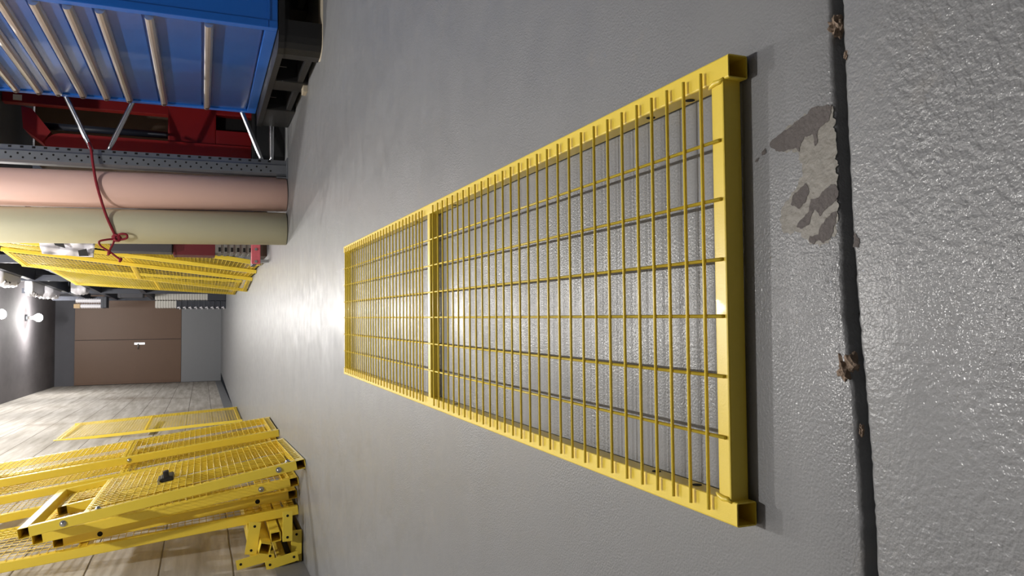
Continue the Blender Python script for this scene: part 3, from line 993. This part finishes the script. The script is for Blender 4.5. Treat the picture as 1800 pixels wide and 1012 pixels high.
for j in range(NZ):
    for i in (0, NX):
        fs.append((idx(0, i, j), idx(0, i, j + 1), idx(1, i, j + 1), idx(1, i, j)))
b6.add(vs, fs, 0, True)
b6.build('film', M['whiteplastic'], fl)
for quad in ([(91, 422), (110, 422), (115, 436), (97, 431)], [(137, 440), (152, 437), (156, 450), (139, 450)]):
    b6 = MB()
    f0 = [GY(x, y, 6.278) - org for x, y in quad]
    f1 = [GY(x, y, 6.293) - org for x, y in quad]
    b6.loft([f0, f1]); tag(b6.build('patch', M['blackplastic'], fl), 'black patch')
sh = thing('storage_shelf', 'dark steel shelf unit behind the yellow stack', 'shelf', (.80, 6.25, 0))
for z in (.46, .95, 1.9):
    b7 = MB(); b7.box((0, .0, z), (1.0, 1.8, z + .04), ch=.003); b7.build('shelf_board', M['darksteel'], sh)
for (x, y) in ((.0, 0), (.95, 0), (0, 1.75), (.95, 1.75)):
    b7 = MB(); b7.box((x, y, 0), (x + .05, y + .05, 2.9)); b7.build('post', M['darksteel'], sh)

# ------------------------------------------------------------------ far racks with their loads
fr = thing('storage_rack', 'dark steel storage rack running down the right of the aisle to the end', 'rack', (.44, 8.6, 0))
for (dy, x) in ((0.2, .12), (2.9, .06), (5.6, -.02), (8.3, -.08)):
    for dx in (0, .95):
        b7 = MB(); b7.box((x + dx, dy, 0), (x + dx + .08, dy + .08, 3.1)); b7.build('post', M['darksteel'], fr)
for z in (1.30, 1.98, 2.45):
    for (ya, yb, xa, xb) in ((.28, 2.9, .13, .07), (2.98, 5.6, .07, -.01), (5.68, 8.3, 0, -.07)):
        b7 = MB()
        b7.add([(xa, ya, z), (xb, yb, z), (xb + .95, yb, z), (xa + .95, ya, z), (xa, ya, z + .07), (xb, yb, z + .07), (xb + .95, yb, z + .07), (xa + .95, ya, z + .07)],
               [(0, 1, 2, 3), (4, 7, 6, 5), (0, 4, 5, 1), (1, 5, 6, 2), (2, 6, 7, 3), (3, 7, 4, 0)])
        b7.build('shelf', M['darksteel'], fr)

ORD = ['lowest', 'second', 'third', 'fourth', 'fifth', 'sixth', 'seventh', 'eighth', 'ninth', 'tenth', 'eleventh', 'twelfth', 'thirteenth', 'fourteenth', 'fifteenth',
       'sixteenth', 'seventeenth', 'eighteenth', 'nineteenth', 'twentieth', 'twenty first', 'twenty second', 'twenty third', 'twenty fourth']
# black crates
nz, ch_ = 9, .098
k0 = None
for i in range(nz):
    lb = '%s black crate from the floor in the low stack at the aisle end' % ('bottom' if i == 0 else ORD[i])
    if k0 is None:
        k0 = thing('crate', lb, 'crate', (.185, 15.8, 0), group='black crates at the aisle end')
        b7 = MB(); b7.box((.0, 0, .004), (.145, .4, ch_ - .012), ch=.003); b7.box((-.006, -.006, ch_ - .02), (.151, .406, ch_ - .002)); b7.build('shell', M['darksteel'], k0)
        b7 = MB()
        b7.path([(-.012, -.012, .03), (.03, -.016, .045), (.012, -.014, .075)], .014, 8)
        b7.build('grip', M['whiteplastic'], k0)
    else:
        c_ = copy_tree(k0); c_.location = (.185, 15.8, ch_ * i); c_['label'] = lb
# white trays
def tray_stack(x, y, z, n, w, words, grp, th=.046):
    first = None
    for i in range(n):
        lb = '%s thin white tray in the %s' % (ORD[i] if i < n - 1 else 'topmost', words)
        if first is None:
            first = thing('flat_tray', lb, 'tray', (x, y, z), group=grp)
            b7 = MB(); b7.box((0, 0, 0), (w, .35, th * .62), ch=.003); b7.box((.006, .008, th * .62), (w - .006, .342, th * .98)); b7.build('shell', M['whitetray'], first)
        else:
            c_ = copy_tree(first); c_.location = (x, y, z + th * i); c_['label'] = lb
tray_stack(.345, 15.75, .33, 20, .16, 'tall white stack beside the black crates', 'white trays beside the crates')
tray_stack(.195, 15.85, nz * ch_, 8, .14, 'short white stack on the black crates', 'white trays on the crates')
o = MB().box((0, 0, 0), (.22, .4, .33), ch=.01).build('tray_stand', M['darksteel'], None, (.335, 15.72, 0)); tag(o, 'dark stand under the tall stack of white trays', 'stand')
# shelf loads high up, seen beyond the panels
def shelf_box(label, x, y, z, w, d, h, m_, name='carton', cat_='box'):
    r = thing(name, label, cat_, (x, y, z))
    b7 = MB(); b7.box((0, 0, 0), (w, d, h), ch=.008); b7.build('body', M[m_], r)
    b7 = MB(); b7.box((-.004, -.004, h - .04), (w + .004, d + .004, h + .004), ch=.003); b7.build('lid', M[m_], r)
    return r
shelf_box('charcoal lidded box on the lower far shelf above the white trays', .47, 14.45, 2.05, .4, .5, .32, 'darkbox')
shelf_box('grey lidded box on the far shelf beside the ribbed cups', .36, 14.45, 1.37, .3, .45, .38, 'darkbox')
def roll_stack(label, x, y, z, n, r, hh_):
    t_ = thing('cup_stack', label, 'stack', (x, y, z))
    b7 = MB()
    pr = [(.004, 0)]
    for i in range(n):
        pr += [(r, i * hh_), (r, i * hh_ + hh_ * .55), (r * .86, i * hh_ + hh_ * .6), (r * .86, (i + 1) * hh_ - .001)]
    b7.lathe(pr + [(.004, n * hh_)], n=18, smooth=False)
    b7.build('cups', M['whiteplastic'], t_)
dkp = shelf_box('dark board jutting from the far shelf under the ribbed white cups', .20, 15.7, 2.05, .2, .4, .09, 'darksteel', 'shelf_plate', 'board')
roll_stack('stack of ribbed white cups at the outer edge of the far shelf', .235, 15.85, 2.145, 9, .04, .038)
roll_stack('stack of ribbed white cups behind the outer one on the far shelf', .335, 15.85, 2.145, 11, .042, .038)
o = MB().box((0, 0, 0), (.075, .1, .10), ch=.004).build('wood_block', M['wood'], None, (.197, 15.8, 2.49)); tag(o, 'small pale wooden block on top of the ribbed white cups', 'block')
def bundle(label, x, y, z, w, d, h, seed):
    r = random.Random(seed)
    bm = bmesh.new()
    bmesh.ops.create_cube(bm, size=1.0)
    bmesh.ops.subdivide_edges(bm, edges=bm.edges[:], cuts=7, use_grid_fill=True)
    for v_ in bm.verts:
        c_ = v_.co
        k_ = 1.0 - .25 * (abs(c_.x * 2) ** 4) * (abs(c_.z * 2) ** 4)
        wv = .05 * math.sin(c_.z * 19 + seed + c_.y * 7) + .04 * math.sin(c_.y * 23 + c_.x * 11) + r.uniform(-.03, .03)
        v_.co = Vector((c_.x * w * k_ + wv * w, c_.y * d * k_ + wv * d * .5, (c_.z + .5) * h * (1 + wv * .3)))
        if v_.co.z < .01: v_.co.z = 0
    mb_ = MB().bm(bm, 0, None, True)
    o_ = mb_.build('wrapped_bundle', M['whiteplastic'], None, (x, y, z))
    tag(o_, label, 'bundle', 'white wrapped bundles on the upper shelf')
bundle('white film wrapped bundle at the end of the upper shelf, nearest the door', .50, 13.6, 2.52, .34, .7, .22, 1)
bundle('flat white wrapped bundle lying on the upper shelf before the end one', .43, 12.2, 2.52, .22, .8, .10, 2)
bundle('white wrapped bundle on the upper shelf nearest the yellow panels', .55, 10.6, 2.52, .30, .9, .20, 3)
bundle('clear wrapped pale block on the lower far shelf behind the single yellow panel', .50, 13.2, 2.05, .24, .4, .2, 4)
